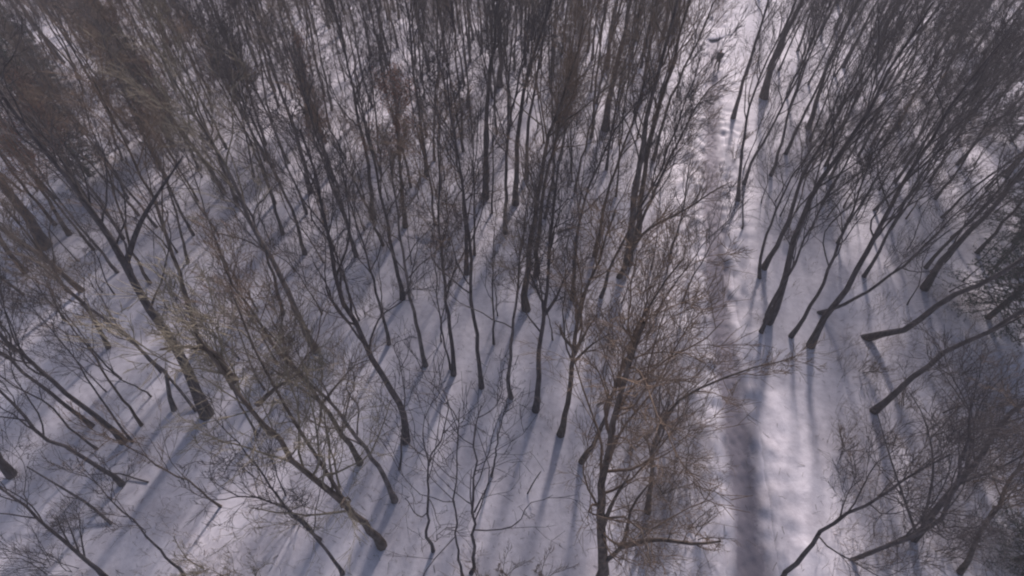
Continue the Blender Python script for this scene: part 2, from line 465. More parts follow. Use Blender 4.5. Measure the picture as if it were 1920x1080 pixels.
# ------------------------------------------------------------------ trees measured from the photograph
# (handle, tone, width px, points px from the base up, options)
T = [
 ("the thick trunk with a forked limb", 'dark', 22, [(388, 778), (345, 690), (300, 605), (235, 500), (190, 420), (130, 340)], dict(traced=[[(235, 500), (252, 445), (277, 392), (343, 293)]])),
 ("", 'brown', 11, [(378, 652), (360, 600), (345, 545), (325, 480), (295, 400), (265, 330)], {}),
 ("the smooth low dark trunk", 'dark', 12, [(232, 829), (200, 795), (150, 755), (90, 705), (45, 665), (0, 622)], {}),
 ("", 'dark', 9, [(172, 799), (125, 755), (60, 705), (0, 655)], {}),
 ("", 'dark', 5, [(248, 830), (215, 785), (172, 730), (145, 685), (110, 640), (60, 580)], {}),
 ("", 'brown', 6, [(265, 798), (220, 735), (180, 670), (135, 615), (100, 570)], {}),
 ("", 'dark', 5, [(182, 842), (125, 795), (90, 755), (30, 725), (0, 705)], {}),
 ("the tree on two stilted stems", 'grey', 9, [(326, 769), (313, 720), (303, 692), (270, 660), (225, 615), (190, 590), (130, 540)], dict(stem=[(368, 772), (340, 735), (312, 702), (303, 692)])),
 ("", 'brown', 8, [(203, 653), (185, 620), (165, 585), (125, 545), (95, 500)], {}),
 ("", 'dark', 5, [(481, 816), (460, 775), (435, 730), (415, 700), (380, 640)], {}),
 ("the cut off trunk at the frame corner", 'dark', 15, [(22, 892), (0, 862), (-30, 825), (-80, 775)], {}),
 ("the slanting trunk with a swollen middle", 'dark', 10, [(229, 909), (175, 870), (125, 840), (75, 815), (40, 775), (0, 735)], {}),
 ("the young tree with upright shoots", 'dark', 9, [(198, 1086), (150, 1040), (130, 1020), (75, 980), (20, 930)], dict(traced=[[(150, 1040), (135, 1000), (120, 960)], [(160, 1050), (152, 1005), (148, 960)], [(130, 1020), (112, 985), (105, 965)]])),
 ("", 'dark', 6, [(345, 1082), (300, 1032), (262, 990), (235, 965), (190, 915)], {}),
 ("the crooked trunk of the clearing", 'dark', 8, [(642, 1076), (590, 1000), (550, 958), (500, 940), (456, 930)], {}),
 ("", 'dark', 7, [(600, 1012), (530, 940), (480, 870), (435, 820), (400, 785)], {}),
 ("the khaki tree with pale bare limbs", 'brown', 17, [(716, 1023), (688, 986), (655, 955), (612, 912), (568, 872), (524, 815), (467, 746), (430, 700), (380, 620)],
   dict(twig='tan', limbs=17, first=0.3, n2=6, traced=[[(655, 955), (596, 859), (555, 796), (480, 660), (440, 560)], [(480, 760), (520, 725), (560, 700)], [(440, 715), (400, 660), (340, 650), (300, 655)]])),
 ("the long slim clearing trunk", 'grey', 12, [(740, 938), (715, 880), (685, 840), (640, 780), (600, 735), (555, 685), (510, 630)], {}),
 ("the trunk with a broken elbow limb", 'brown', 12, [(675, 868), (659, 840), (637, 806), (609, 765), (590, 738), (546, 689), (514, 648), (470, 590), (430, 530)], dict(traced=[[(605, 755), (640, 712), (670, 682), (700, 674)], [(603, 762), (598, 800), (588, 830)]])),
 ("the stout curved flared trunk", 'dark', 16, [(760, 827), (757, 780), (735, 730), (705, 680), (675, 620), (645, 570), (625, 480), (610, 400)], {}),
 ("", 'dark', 5, [(748, 880), (752, 830), (757, 760), (752, 700), (740, 660)], dict(sap=1)),
 ("", 'dark', 8, [(729, 645), (716, 590), (705, 540), (690, 480), (670, 420), (650, 350)], {}),
 ("the pale mottled trunk above the clearing", 'grey', 10, [(798, 685), (785, 620), (768, 540), (755, 450), (745, 380), (738, 320)], {}),
 ("the slim trunk with a twin", 'dark', 10, [(850, 702), (845, 630), (833, 560), (825, 480), (820, 400), (815, 250)], dict(twig='brown')),
 ("", 'dark', 5, [(845, 692), (832, 640), (822, 570), (818, 500)], dict(sap=1)),
 ("the tall wavy middle trunk", 'dark', 10, [(903, 726), (900, 640), (887, 560), (890, 480), (882, 380), (860, 240), (850, 135)], {}),
 ("", 'dark', 10, [(875, 513), (877, 430), (870, 350), (858, 260)], {}),
 ("the trunk with a kinked foot", 'grey', 9, [(959, 746), (955, 708), (963, 630), (972, 540), (982, 450), (990, 370)], {}),
 ("the straight forked trunk", 'dark', 13, [(1004, 769), (1005, 730), (1012, 640), (1024, 555), (1030, 450), (1040, 360)], dict(traced=[[(1022, 575), (1005, 540), (990, 500)], [(1022, 590), (1045, 555), (1065, 500)]])),
 ("the stout fan branched trunk", 'brown', 14, [(1051, 814), (1065, 750), (1075, 665), (1085, 590), (1108, 530), (1140, 440)], dict(traced=[[(1075, 680), (1105, 650), (1138, 628)], [(1078, 665), (1100, 620), (1120, 590)], [(1072, 650), (1055, 630), (1050, 610)]])),
 ("the bent trunk of the thicket", 'brown', 11, [(1090, 866), (1120, 820), (1145, 745), (1175, 660), (1220, 560), (1280, 480)], dict(twig='brown', limbs=12)),
 ("the big branching thicket tree", 'brown', 24, [(1128, 1092), (1125, 1000), (1125, 930), (1135, 850), (1150, 770), (1175, 690)], dict(twig='brown', limbs=16, first=0.3, traced=[[(1126, 1060), (1165, 1025), (1176, 990), (1185, 950), (1215, 910)], [(1165, 1025), (1230, 1012), (1300, 1020), (1350, 1015)], [(1126, 1000), (1150, 940), (1180, 890)]])),
 ("", 'brown', 12, [(1215, 960), (1225, 840), (1262, 760), (1330, 715), (1400, 695), (1475, 672)], dict(arch=1, twig='brown', first=0.25, label="low brown tree arching out over the snow path")),
 ("the forked sapling in the open snow", 'dark', 7, [(812, 1033), (799, 995), (805, 875), (830, 820), (838, 740)], dict(sap=1, traced=[[(805, 872), (793, 820), (798, 770)]])),
 ("", 'dark', 6, [(868, 1082), (858, 990), (860, 865), (870, 765)], dict(sap=1)),
 ("the sapling with a wine glass fork", 'dark', 8, [(883, 1074), (890, 965), (897, 840), (904, 765)], dict(sap=1, traced=[[(889, 975), (882, 930), (884, 880)], [(890, 960), (912, 915), (925, 895)]])),
 ("", 'dark', 5, [(921, 893), (935, 810), (950, 750)], dict(sap=1)),
 ("", 'dark', 5, [(926, 645), (925, 575), (925, 500), (930, 440)], dict(sap=1)),
 ("the thick smoky brown trunk", 'brown', 15, [(987, 580), (985, 540), (1000, 430), (1018, 310), (1035, 240), (1060, 170)], {}),
 ("", 'brown', 11, [(1006, 516), (1010, 430), (1025, 330), (1045, 250)], {}),
 ("", 'dark', 9, [(948, 437), (950, 375), (950, 300), (960, 200), (970, 165)], {}),
 ("the leaning trunk of four", 'dark', 12, [(967, 383), (968, 310), (977, 210), (995, 125), (1030, 25)], {}),
 ("", 'dark', 9, [(987, 335), (990, 240), (1000, 175), (1015, 90)], {}),
 ("the stout trunk near the top", 'dark', 12, [(937, 163), (940, 100), (935, 25)], {}),
 ("the stout black trunk of four", 'dark', 13, [(910, 372), (912, 250), (915, 150), (927, 75)], {}),
 ("the isolated stout trunk up the slope", 'dark', 15, [(1135, 243), (1141, 190), (1155, 125), (1172, 50)], {}),
 ("", 'dark', 9, [(1138, 129), (1145, 65), (1155, 10)], {}),
 ("the thick grey twin trunk by the path", 'grey', 17, [(1178, 492), (1192, 365), (1205, 265), (1222, 180), (1238, 120)], {}),
 ("", 'brown', 13, [(1195, 440), (1212, 330), (1232, 230), (1255, 150)], {}),
 ("", 'dark', 9, [(1073, 562), (1080, 450), (1098, 365), (1125, 300), (1155, 240), (1205, 180)], {}),
 ("the tree leaning over the path", 'brown', 10, [(1160, 520), (1195, 450), (1230, 420), (1280, 395), (1330, 362), (1370, 338)], dict(arch=1, first=0.3)),
 ("", 'brown', 9, [(1170, 505), (1220, 380), (1280, 255), (1320, 185), (1372, 140)], {}),
 ("", 'dark', 6, [(1255, 486), (1280, 400), (1290, 330)], dict(sap=1)),
 # right of the path
 ("", 'dark', 8, [(1384, 376), (1386, 320), (1400, 225), (1425, 140), (1470, 50)], {}),
 ("", 'dark', 7, [(1395, 346), (1410, 300), (1440, 250), (1480, 170)], {}),
 ("", 'dark', 4, [(1392, 429), (1393, 390), (1391, 345)], dict(sap=1)),
 ("the short dark trunk at the path bend", 'dark', 9, [(1375, 221), (1390, 165), (1403, 130), (1430, 40)], {}),
 ("the thick black trunk past the path", 'dark', 16, [(1432, 183), (1447, 125), (1480, 50), (1510, -10)], {}),
 ("", 'dark', 7, [(1445, 329), (1465, 265), (1482, 205), (1507, 120)], {}),
 ("", 'dark', 7, [(1473, 289), (1495, 240), (1530, 165), (1560, 100)], {}),
 ("the dark trunk above the shaded hollow", 'dark', 10, [(1516, 240), (1535, 175), (1552, 118), (1585, 45)], {}),
 ("", 'dark', 7, [(1425, 521), (1427, 475), (1450, 405), (1480, 340), (1530, 265)], {}),
 ("the bent stem beside the verge", 'dark', 11, [(1432, 503), (1465, 445), (1488, 395), (1505, 330), (1550, 260)], {}),
 ("the big black leaning tree", 'dark', 16, [(1440, 604), (1462, 545), (1480, 470), (1500, 400), (1528, 345), (1562, 295), (1600, 235)], dict(limbs=12)),
 ("", 'dark', 8, [(1427, 623), (1450, 560), (1480, 510), (1515, 440)], {}),
 ("", 'dark', 9, [(1483, 631), (1515, 580), (1540, 540), (1570, 460), (1600, 385), (1628, 305)], {}),
 ("the very long black trunk", 'dark', 14, [(1520, 649), (1537, 610), (1565, 570), (1595, 530), (1630, 460), (1668, 385), (1710, 320), (1755, 245), (1800, 185)], dict(limbs=12)),
 ("", 'dark', 8, [(1535, 586), (1560, 580), (1630, 545), (1690, 500), (1750, 445)], {}),
 ("the thick bowed lying trunk", 'dark', 14, [(1622, 633), (1690, 618), (1730, 595), (1775, 562), (1825, 538), (1890, 505)], dict(limbs=6, first=0.5)),
 ("the straight black trunk beside the spruce", 'dark', 13, [(1733, 542), (1760, 500), (1795, 460), (1855, 395), (1910, 330)], {}),
 ("the leaning trunk below the spruce", 'dark', 13, [(1638, 771), (1680, 735), (1717, 703), (1767, 660), (1825, 628), (1885, 600)], dict(limbs=7)),
 ("the thin shaded trunk", 'dark', 6, [(1682, 241), (1705, 195), (1740, 140), (1775, 80)], {}),
 ("the thin far shaded trunk", 'dark', 7, [(1758, 173), (1778, 125), (1800, 75)], {}),
 ("the slim shaded corner trunk", 'dark', 8, [(1822, 181), (1850, 130), (1885, 70)], {}),
 ("the dark far corner trunk", 'dark', 11, [(1648, 91), (1662, 50), (1685, 5)], {}),
 ("the tree reaching up from below", 'dark', 12, [(1440, 1125), (1470, 1078), (1525, 1005), (1560, 978), (1640, 930)], dict(limbs=7, first=0.45)),
 ("the many branched corner tree", 'dark', 14, [(1712, 1010), (1730, 985), (1770, 930), (1815, 880), (1870, 800)], dict(limbs=12, first=0.25, traced=[[(1718, 1000), (1690, 920), (1665, 845), (1645, 775)], [(1730, 985), (1750, 880), (1735, 790), (1705, 735)]])),
 ("", 'dark', 12, [(1500, 1095), (1590, 1055), (1700, 1012), (1765, 965), (1800, 870), (1825, 745)], dict(limbs=11, first=0.25, arch=1, label="low sprawling dark tree crossing the lower corner of the snow")),
 ("", 'brown', 10, [(1800, 1075), (1840, 1000), (1880, 930), (1930, 850)], dict(limbs=12, first=0.25)),
 # upper and middle part of the wood
 ("the stout pale upper trunk", 'grey', 14, [(593, 658), (560, 590), (500, 465), (450, 365), (410, 290), (370, 220)], dict(twig='tan', limbs=13)),
 ("", 'dark', 8, [(572, 476), (545, 390), (505, 300), (470, 220), (435, 160)], {}),
 ("the upright upper trunk", 'dark', 10, [(582, 361), (560, 270), (530, 185), (505, 110)], {}),
 ("the short brown upper trunk", 'brown', 8, [(445, 386), (425, 325), (400, 270), (370, 210)], {}),
 ("", 'dark', 5, [(240, 373), (215, 320), (175, 270)], {}),
 ("", 'dark', 5, [(475, 333), (462, 262), (445, 200)], {}),
 ("the broad dark trunk", 'dark', 20, [(86, 463), (50, 400), (5, 345), (-40, 280)], {}),
 ("", 'dark', 9, [(48, 512), (10, 462), (-30, 410)], {}),
 ("", 'brown', 6, [(352, 493), (337, 420), (315, 350), (290, 290)], {}),
 ("", 'dark', 8, [(530, 590), (505, 500), (480, 430), (440, 350)], {}),
 ("the trunk below the russet oak", 'dark', 9, [(668, 480), (640, 380), (610, 300), (580, 200)], {}),
 ("the trunk left of the oak", 'dark', 10, [(700, 410), (690, 310), (668, 200), (645, 90)], {}),
 ("the trunk past the russet oak", 'dark', 9, [(800, 330), (790, 230), (775, 130), (765, 30)], {}),
 ("", 'dark', 10, [(755, 560), (735, 470), (715, 360), (690, 240)], {}),
 ("the brown mid slope trunk", 'brown', 9, [(1115, 480), (1135, 380), (1165, 290), (1200, 190)], {}),
 ("the brown tree before the stake", 'brown', 8, [(1225, 300), (1245, 220), (1275, 140), (1310, 70)], {}),
]

GROUP_T = "bare trees of the winter wood"
GROUP_S = "bare saplings of the winter wood"
GROUP_B = "leafless bushes in the snow"
heroes = []      # (handle, px, py)
records = []     # objects that still need a label: (obj, noun, look, px, py)
taken = []       # ground spots in use

for i, (handle, tone, wpx, pts, o) in enumerate(T):
    o = dict(o)
    rng = np.random.default_rng(100 + i)
    B = on_ground(*pts[0])
    _, _, z = proj(B)
    r0 = max(0.5 * wpx / (F_PX / z), 0.022) * 0.86
    arch = o.pop('arch', 0); sap = o.pop('sap', 0); lab = o.pop('label', None)
    P = [np.zeros(3)]
    prev = B
    for q in pts[1:]:
        if arch:      # a low arching tree: keep it in the plane across the view that stands on its base
            d = ray(*q); n = np.array((0, 1.0, 0)); t = ((B + np.array((0, 0.8, 0)) - CAM) @ n) / (d @ n)
            X = CAM + d * t
        else:
            X = lift(q[0], q[1], B)
        P.append(X - B)
    h_tr = P[-1][2]
    if not arch:
        Ht = np.clip(6 + r0 * 52, 3.5, 15.5) * rng.uniform(0.92, 1.08)
        if sap:
            Ht = min(Ht, max(h_tr * 1.25, 2.5))
        if h_tr < Ht:
            last = P[-1] - P[-2]; last = last / np.linalg.norm(last)
            dirn = last * 0.7 + np.array((0, 0, 0.5)); dirn /= np.linalg.norm(dirn)
            P.append(P[-1] + dirn * (Ht - h_tr))
    kw = dict(limbs=10, n_parts=4)
    if r0 < 0.075:
        kw.update(limbs=7, n_parts=3, n2=4, n3=4)
    if sap:
        kw.update(limbs=7, first=0.35, n2=3, n3=3, n4=1, n_parts=3, llen=0.34, lang=(0.3, 0.65), wig=0.002)
    twig = o.pop('twig', None)
    stem = o.pop('stem', None)
    tl = []
    for tr in o.pop('traced', []):
        # the limb starts on the trunk: find its height there, then follow the sight lines
        A = lift(tr[0][0], tr[0][1], B)
        tl.append([A - B] + [lift(q[0], q[1], A) - B for q in tr[1:]])
    kw.update(o)
    built = make_tree(rng, P, r0, traced=tl, **kw)
    root = assemble('sapling' if sap else 'bare_tree', 'sapling' if sap else 'tree', GROUP_S if sap else GROUP_T, B, built, tone, twig)
    if stem:
        S = [on_ground(*stem[0])] + [lift(q[0], q[1], B) for q in stem[1:]]
        m = MB(); tubes(m, resample(np.array(S) - B, 8)[None], np.linspace(r0 * 0.7, r0 * 0.6, 8)[None], 6)
        link('stem', m.mesh('stem', BARK[tone]), root)
    taken.append((B[0], B[1], 1.3))
    if handle:
        heroes.append((handle, pts[0][0], pts[0][1]))
        root['label'] = {'tan': 'pale bare', 'grey': 'greyish bare', 'brown': 'brownish bare', 'dark': 'dark bare'}[tone] + (' sapling, ' if sap else ' tree, ') + handle
    elif lab:
        root['label'] = lab
    else:
        look = {'grey': 'greyish', 'brown': 'brownish', 'dark': 'dark', 'tan': 'khaki'}[tone]
        size = 'thin' if wpx <= 6 else ('stout' if wpx >= 11 else 'slim')
        records.append((root, 'sapling' if sap else 'tree', size + ' ' + look + ' bare', pts[0][0], pts[0][1]))

# ------------------------------------------------------------------ trees that keep dry brown leaves
OAKS = [
 ("oak with brown dry leaves beside the broad dark trunk", 8, [(130, 440), (85, 365), (45, 300), (10, 240)], 4500),
 ("oak with pinkish brown leaves between the upright trunk and the russet oak", 7, [(620, 330), (600, 250), (580, 170)], 2600),
 ("bare oak holding a haze of dry russet leaves in mid wood", 9, [(760, 425), (752, 340), (743, 230), (736, 150)], 6500),
 ("oak with dull reddish dry leaves near the top edge", 8, [(578, 240), (568, 160), (556, 70)], 4000),
 ("oak with a broad crown of orange brown dry leaves", 10, [(165, 385), (115, 295), (75, 215), (40, 150)], 7500),
 ("oak with maroon dry leaves beside the dark spruce", 8, [(325, 275), (300, 200), (275, 120)], 4000),
 ("small oak with rusty leaves above the pale twin trunk", 6, [(1050, 300), (1062, 230), (1075, 170)], 2200),
]
for i, (lab, wpx, pts, nl) in enumerate(OAKS):
    rng = np.random.default_rng(400 + i)
    B = on_ground(*pts[0]); z = proj(B)[2]
    P = [np.zeros(3)] + [lift(q[0], q[1], B) - B for q in pts[1:]]
    built = make_tree(rng, P, 0.5 * wpx / (F_PX / z), limbs=13, first=0.3, llen=0.26, n_parts=3, leaves=nl)
    root = assemble('oak_tree', 'tree', GROUP_T, B, built, 'brown')
    root['label'] = lab
    taken.append((B[0], B[1], 1.6))

# ------------------------------------------------------------------ spruces
def make_spruce(rng, h, r):
    tb = MB(); P = np.zeros((1, 8, 3)); P[0, :, 2] = np.linspace(-0.15, h, 8)
    P[0, 1:-1, :2] += rng.normal(0, 0.03, (6, 2))
    tubes(tb, P, np.linspace(h * 0.012 + 0.02, 0.012, 8)[None], 8)
    cb = MB(); S, D, L = [], [], []
    zc = 0.08 * h
    while zc < h * 0.97:
        k = rng.integers(6, 9); a0 = rng.uniform(0, 6.28); f = 1 - zc / h
        for j in range(k):
            a = a0 + j * 6.283 / k + rng.normal(0, 0.18)
            S.append((0, 0, zc + rng.normal(0, 0.06))); D.append((math.cos(a), math.sin(a), 0.25 - 0.45 * f)); L.append(r * (f ** 0.8) * rng.uniform(0.7, 1.15) + 0.15)
        zc += h * 0.028 + 0.08 * rng.uniform(0.6, 1.2)
    L = np.array(L)
    P1, R1 = grow(rng, np.array(S), np.array(D), L, 0.008 + 0.008 * L, 6, 0.03, 0.05, 0.3)
    tubes(cb, P1, R1, 3)
    n = 8
    S2, D2, r2, t2 = spawn(rng, P1, R1, n, 0.12, 1.0, 0.6, 1.0)
    D2[:, 2] = D2[:, 2] * 0.35 - 0.18
    L2 = np.repeat(L, n) * 0.38 * (1.15 - 0.75 * t2) + 0.08
    P2, R2 = grow(rng, S2, D2, L2, np.full(len(S2), 0.006), 3, -0.03, 0.06, 0.6)
    tubes(cb, P2, R2, 3)
    nb = MB()
    src = np.concatenate([P2.reshape(-1, 3), P1[:, 1:].reshape(-1, 3)])
    src = np.repeat(src, 6, 0); m = len(src)
    src = src + rng.normal(0, 0.05, src.shape)
    a = norm(rng.normal(0, 1, (m, 3)) * np.array((1, 1, 0.5))); b = norm(np.cross(a, rng.normal(0, 1, (m, 3))))
    s = rng.uniform(0.04, 0.09, (m, 1))
    nb.add(np.stack([src - a * s, src + b * s * 0.24, src + a * s, src - b * s * 0.24], 1), np.arange(m * 4).reshape(-1, 4))
    return tb, cb, nb

SPRUCES = [((1852, 596), 11.5, 3.0, "dark blue green spruce beside the straight black trunk"),
           ((318, 262), 12.0, 2.2, "dark spruce rising into the smoky upper corner of the wood"),
           ((168, 330), 11.0, 1.8, "narrow dark spruce behind the broad dark trunk"),
           ((1905, 1050), 7.0, 2.0, "dark green spruce low in the lower corner"),
           ((235, 150), 12.0, 2.0, "dark spruce behind the reddish oak in the smoky corner"),
           ((110, 190), 11.0, 1.9, "dark spruce farthest out in the smoky upper corner"),
           ((1900, 455), 12.0, 2.5, "tall dark spruce at the edge above the straight black trunk"),
           ((1895, 265), 11.0, 2.2, "dark spruce behind the slim trunks of the shaded corner"),
           ((1795, 75), 9.0, 1.7, "dark spruce far off among the shaded trees")]
sp_made = []
for i, (px, h, r, lab) in enumerate(SPRUCES):
    B = on_ground(*px)
    if len(sp_made) < 3:
        tb, cb, nb = make_spruce(np.random.default_rng(500 + i), h, r)
        root = thing('spruce_tree', B, 'tree', 'dark spruces among the bare trees')
        link('trunk', tb.mesh('trunk', BARK['dark']), root)
        link('branches', cb.mesh('branches', TWIG['dark']), root)
        link('foliage', nb.mesh('foliage', M_NEEDLE, smooth=False), root)
        sp_made.append((root, h))
    else:
        src_, h0 = sp_made[i % 3]
        root = copy_thing(src_, B, (0, 0, R.uniform(0, 6.28)), h / h0)
    root['label'] = lab
    taken.append((B[0], B[1], 2.0))

# ------------------------------------------------------------------ prototypes for the rest of the wood
def proto(rng, h, r0, lean, sap=False, low=False):
    a = rng.uniform(0, 6.28); k = 6
    P = [np.zeros(3)]
    d = np.array([0.0, 0, 1.0])
    for j in range(k):
        d = norm(d + np.array([math.cos(a) * lean, math.sin(a) * lean, 0]) * (0.5 if j < 2 else -0.15) + rng.normal(0, 0.045 if not sap else 0.08, 3) * np.array([1, 1, 0]))
        P.append(P[-1] + d * h / k)
    if sap:
        return make_tree(rng, P, r0, limbs=8, first=0.3, n2=4, n3=4, n4=2, n_parts=2, llen=0.33, lang=(0.3, 0.65), wig=0.0022)
    if low:
        return make_tree(rng, P, r0, limbs=9, n2=3, n3=3, n4=0, n_parts=0)
    return make_tree(rng, P, r0, limbs=int(rng.integers(9, 14)), first=rng.uniform(0.34, 0.5), n2=6, n3=6, n4=4, n_parts=2)

hidden = bpy.data.collections.new("unused")
tones = ['dark', 'brown', 'dark', 'grey', 'dark', 'brown']
def make_protos(n, seed, name, cat, grp, fn, tn):
    out = []
    for i in range(n):
        rng = np.random.default_rng(seed + i)
        h, r0, b = fn(rng)
        tone = tn[i % len(tn)]
        root = assemble(name, cat, grp, (0, 0, 0), b, tone)
        out.append(dict(root=root, tone=tone, h=h, r=r0))
    return out
def f_tree(rng):
    h = rng.uniform(10.5, 15.0); r = h * rng.uniform(0.0052, 0.0092)
    return h, r, proto(rng, h, r, rng.uniform(0.0, 0.16))
def f_sap(rng):
    h = rng.uniform(3.6, 8.5); r = 0.014 + h * 0.0042
    return h, r, proto(rng, h, r, rng.uniform(0.0, 0.25), sap=True)
tree_protos = make_protos(18, 1000, 'bare_tree', 'tree', GROUP_T, f_tree, tones)
sap_protos = make_protos(12, 2000, 'sapling', 'sapling', GROUP_S, f_sap, ['dark', 'dark', 'brown'])

used = set()
def place(protos, x, y, noun, ang=None):
    pool = [q for q in protos if q['tone'] == 'dark'] if (x > float(path_x(y)) and R.random() < 0.93) else protos  # mostly dark bark right of the path: unlit sides put into the tone
    p = pool[R.randrange(len(pool))]
    z = float(ground(x, y))
    rot = (R.gauss(0, 0.045), R.gauss(0, 0.045), R.uniform(0, 6.28))
    sc = R.uniform(0.88, 1.14)
    k = id(p)
    if k not in used:
        used.add(k); o = p['root']; o.location = (x, y, z); o.rotation_euler = rot; o.scale = (sc,) * 3
    else:
        o = copy_thing(p['root'], (x, y, z), rot, sc)
    px, py, zz = proj((x, y, z))
    wpx = 2 * p['r'] * F_PX / zz
    if noun == 'tree':
        size = 'thin' if p['r'] < 0.08 else ('stout' if p['r'] > 0.105 else 'slim')
    else:
        size = 'short' if p['h'] * sc < 5.2 else 'tall'
    look = {'grey': 'greyish', 'brown': 'brownish', 'dark': 'dark'}[p['tone']]
    records.append((o, noun, size + ' ' + look + ' bare', px, py))
    taken.append((x, y, 1.0 if noun == 'tree' else 0.5))

def free(x, y, d):
    return all((x - a) ** 2 + (y - b) ** 2 > (max(d, c)) ** 2 for a, b, c in taken)

n_tree = n_sap = 0
beyond = []      # past the first three hundred trees: the far edge of the view
spots = []
s = 2.75
for iy in range(0, 27):
    for ix in range(-30, 31):
        spots.append((ix * s + R.uniform(-1.25, 1.25) + (iy % 2) * s / 2, 8 + iy * s * 0.9 + R.uniform(-1.25, 1.25)))
spots.sort(key=lambda q: q[1])
def inside(q, m=0):
    return q is not None and -m < q[0] < W + m and -m < q[1] < H + m
for x, y in spots:
    q = proj((x, y, float(ground(x, y))))
    if not inside(q, 4):
        continue
    d = x - float(path_x(y))
    if (-4.6 if 22 < y < 52 else -3.0) < d < 4.4:
        continue
    px, py = q[:2]
    if py > 560 and px < 1180:            # the open lower clearing: only what was measured
        continue
    if py > 520 and px >= 1180:
        continue
    if 480 < py and 380 < px < 1100 and R.random() < 0.6:
        continue
    if d > 2.6 and py > 330 and px < 1530:
        continue
    if free(x, y, 1.6):
        if n_tree < 205:
            place(tree_protos, x, y, 'tree'); n_tree += 1
        elif R.random() < (0.8 if d < 0 else 0.45):
            beyond.append((x, y))

# saplings: thin stems through the whole wood
tries = 0
while n_sap < 235 and tries < 4000:
    tries += 1
    px, py = R.uniform(0, W), R.uniform(-10, H - 60) if R.random() < 0.25 else R.uniform(0, 600)
    if R.random() < 0.3:
        px, py = R.uniform(1470, W), R.uniform(60, 560)
    B = on_ground(px, py)
    d = B[0] - float(path_x(B[1]))
    if (-4.0 if B[1] > 22 else -2.0) < d < 2.2 or (py > 690 and 560 < px < 1080) or (px > 1380 and py > 430 and px < 1700):
        continue
    if free(B[0], B[1], 0.8):
        place(sap_protos, B[0], B[1], 'sapling'); n_sap += 1

# ------------------------------------------------------------------ leafless bushes
def make_bush(rng, h, n):
    a = rng.uniform(0, 6.28, n); lean = rng.uniform(0.05, 0.75, n)
    S = np.stack([rng.normal(0, 0.12, n), rng.normal(0, 0.12, n), np.full(n, -0.05)], 1)
    D = np.stack([np.cos(a) * lean, np.sin(a) * lean, np.ones(n)], 1)
    L = h * rng.uniform(0.55, 1.1, n)
    P1, R1 = grow(rng, S, D, L, rng.uniform(0.010, 0.024, n), 7, 0.06, 0.09, 0.3)
    stems = []
    for i in range(n):
        m = MB(); tubes(m, P1[i:i + 1], R1[i:i + 1], 4); stems.append(m)
    cb = MB()
    S, D, r, t = spawn(rng, P1, R1, 8, 0.25, 1.0, 0.25, 0.7)
    L2 = np.repeat(L, 8) * 0.32 * (1.15 - 0.6 * t) * rng.uniform(0.6, 1.3, len(S))
    P2, R2 = grow(rng, S, D, L2, np.clip(r * 0.6, 0.007, 0.012), 4, 0.08, 0.1, 0.5); tubes(cb, P2, R2, 3)
    S, D, r, t = spawn(rng, P2, R2, 5, 0.15, 1.0, 0.3, 0.75)
    P3, R3 = grow(rng, S, D, np.repeat(L2, 5) * 0.5 * rng.uniform(0.5, 1.3, len(S)), np.full(len(S), 0.006), 3, 0.08, 0.1, 0.6); tubes(cb, P3, R3, 3)
    return stems, cb

bush_protos = []
for i in range(7):
    rng = np.random.default_rng(3000 + i)
    h = [1.6, 2.2, 2.8, 3.4, 2.0, 3.0, 2.5][i]; tone = ['brown', 'brown', 'grey', 'brown', 'tan', 'dark', 'brown'][i]
    stems, cb = make_bush(rng, h, int(rng.integers(6, 10)))
    root = thing('leafless_bush', (0, 0, 0), 'bush', GROUP_B)
    for m in stems:
        link('stem', m.mesh('stem', BARK[tone]), root)
    link('twigs', cb.mesh('twigs', TWIG[tone], smooth=False), root)
    bush_protos.append(dict(root=root, tone=tone, h=h))
BUSHES = [(1750, 820, 3), (1830, 905, 3), (1900, 850, 3), (1862, 762, 1), (1655, 832, 0), (1740, 702, 1), (1802, 702, 3), (1902, 1002, 3), (1580, 840, 0), (1650, 930, 6), (1905, 640, 1), (130, 1075, 5), (90, 1060, 5), (430, 1078, 4), (380, 1070, 4), (480, 1085, 4), (905, 1090, 6), (940, 1080, 0), (1010, 1085, 0), (1200, 1000, 1), (1245, 930, 3),
          (1270, 800, 3), (1235, 690, 6), (1285, 620, 3), (1190, 740, 6), (1150, 660, 1), (1210, 570, 3), (1290, 520, 6), (1265, 455, 1), (1300, 390, 6), (1296, 330, 0), (1290, 280, 0),
          (1376, 300, 0), (1388, 270, 0), (1300, 1000, 1), (1290, 880, 6), (1180, 850, 3), (1120, 760, 0), (1700, 890, 6), (1770, 1040, 5), (1840, 830, 3), (1790, 760, 5), (1690, 760, 0), (1880, 930, 5), (1620, 700, 0), (1900, 730, 6),
          (560, 500, 2), (620, 690, 1), (540, 640, 2), (450, 600, 4), (420, 690, 4), (560, 980, 4), (770, 560, 2), (690, 590, 2), (860, 430, 2), (1090, 520, 6), (1060, 470, 2),
          (500, 700, 4), (330, 560, 2), (220, 450, 6), (120, 520, 2), (1440, 270, 5), (1580, 300, 5), (1660, 500, 5), (1470, 450, 0), (1190, 640, 3), (1240, 830, 3), (730, 460, 6), (650, 250, 6), (890, 250, 6), (1240, 360, 6), (1330, 230, 0)]
bu = set()
for k, (px, py, kind) in enumerate(BUSHES):
    B = on_ground(px, py); pr = bush_protos[kind]
    rot, sc = (0, 0, R.uniform(0, 6.28)), R.uniform(0.85, 1.15)
    if kind not in bu:
        bu.add(kind); o = pr['root']; o.location = B; o.rotation_euler = rot; o.scale = (sc,) * 3
    else:
        o = copy_thing(pr['root'], B, rot, sc)
    records.append((o, 'bush', ('low ' if pr['h'] < 2.3 else 'tall ') + {'brown': 'brown', 'grey': 'greyish', 'tan': 'khaki', 'dark': 'dark'}[pr['tone']] + ' leafless', px, py))

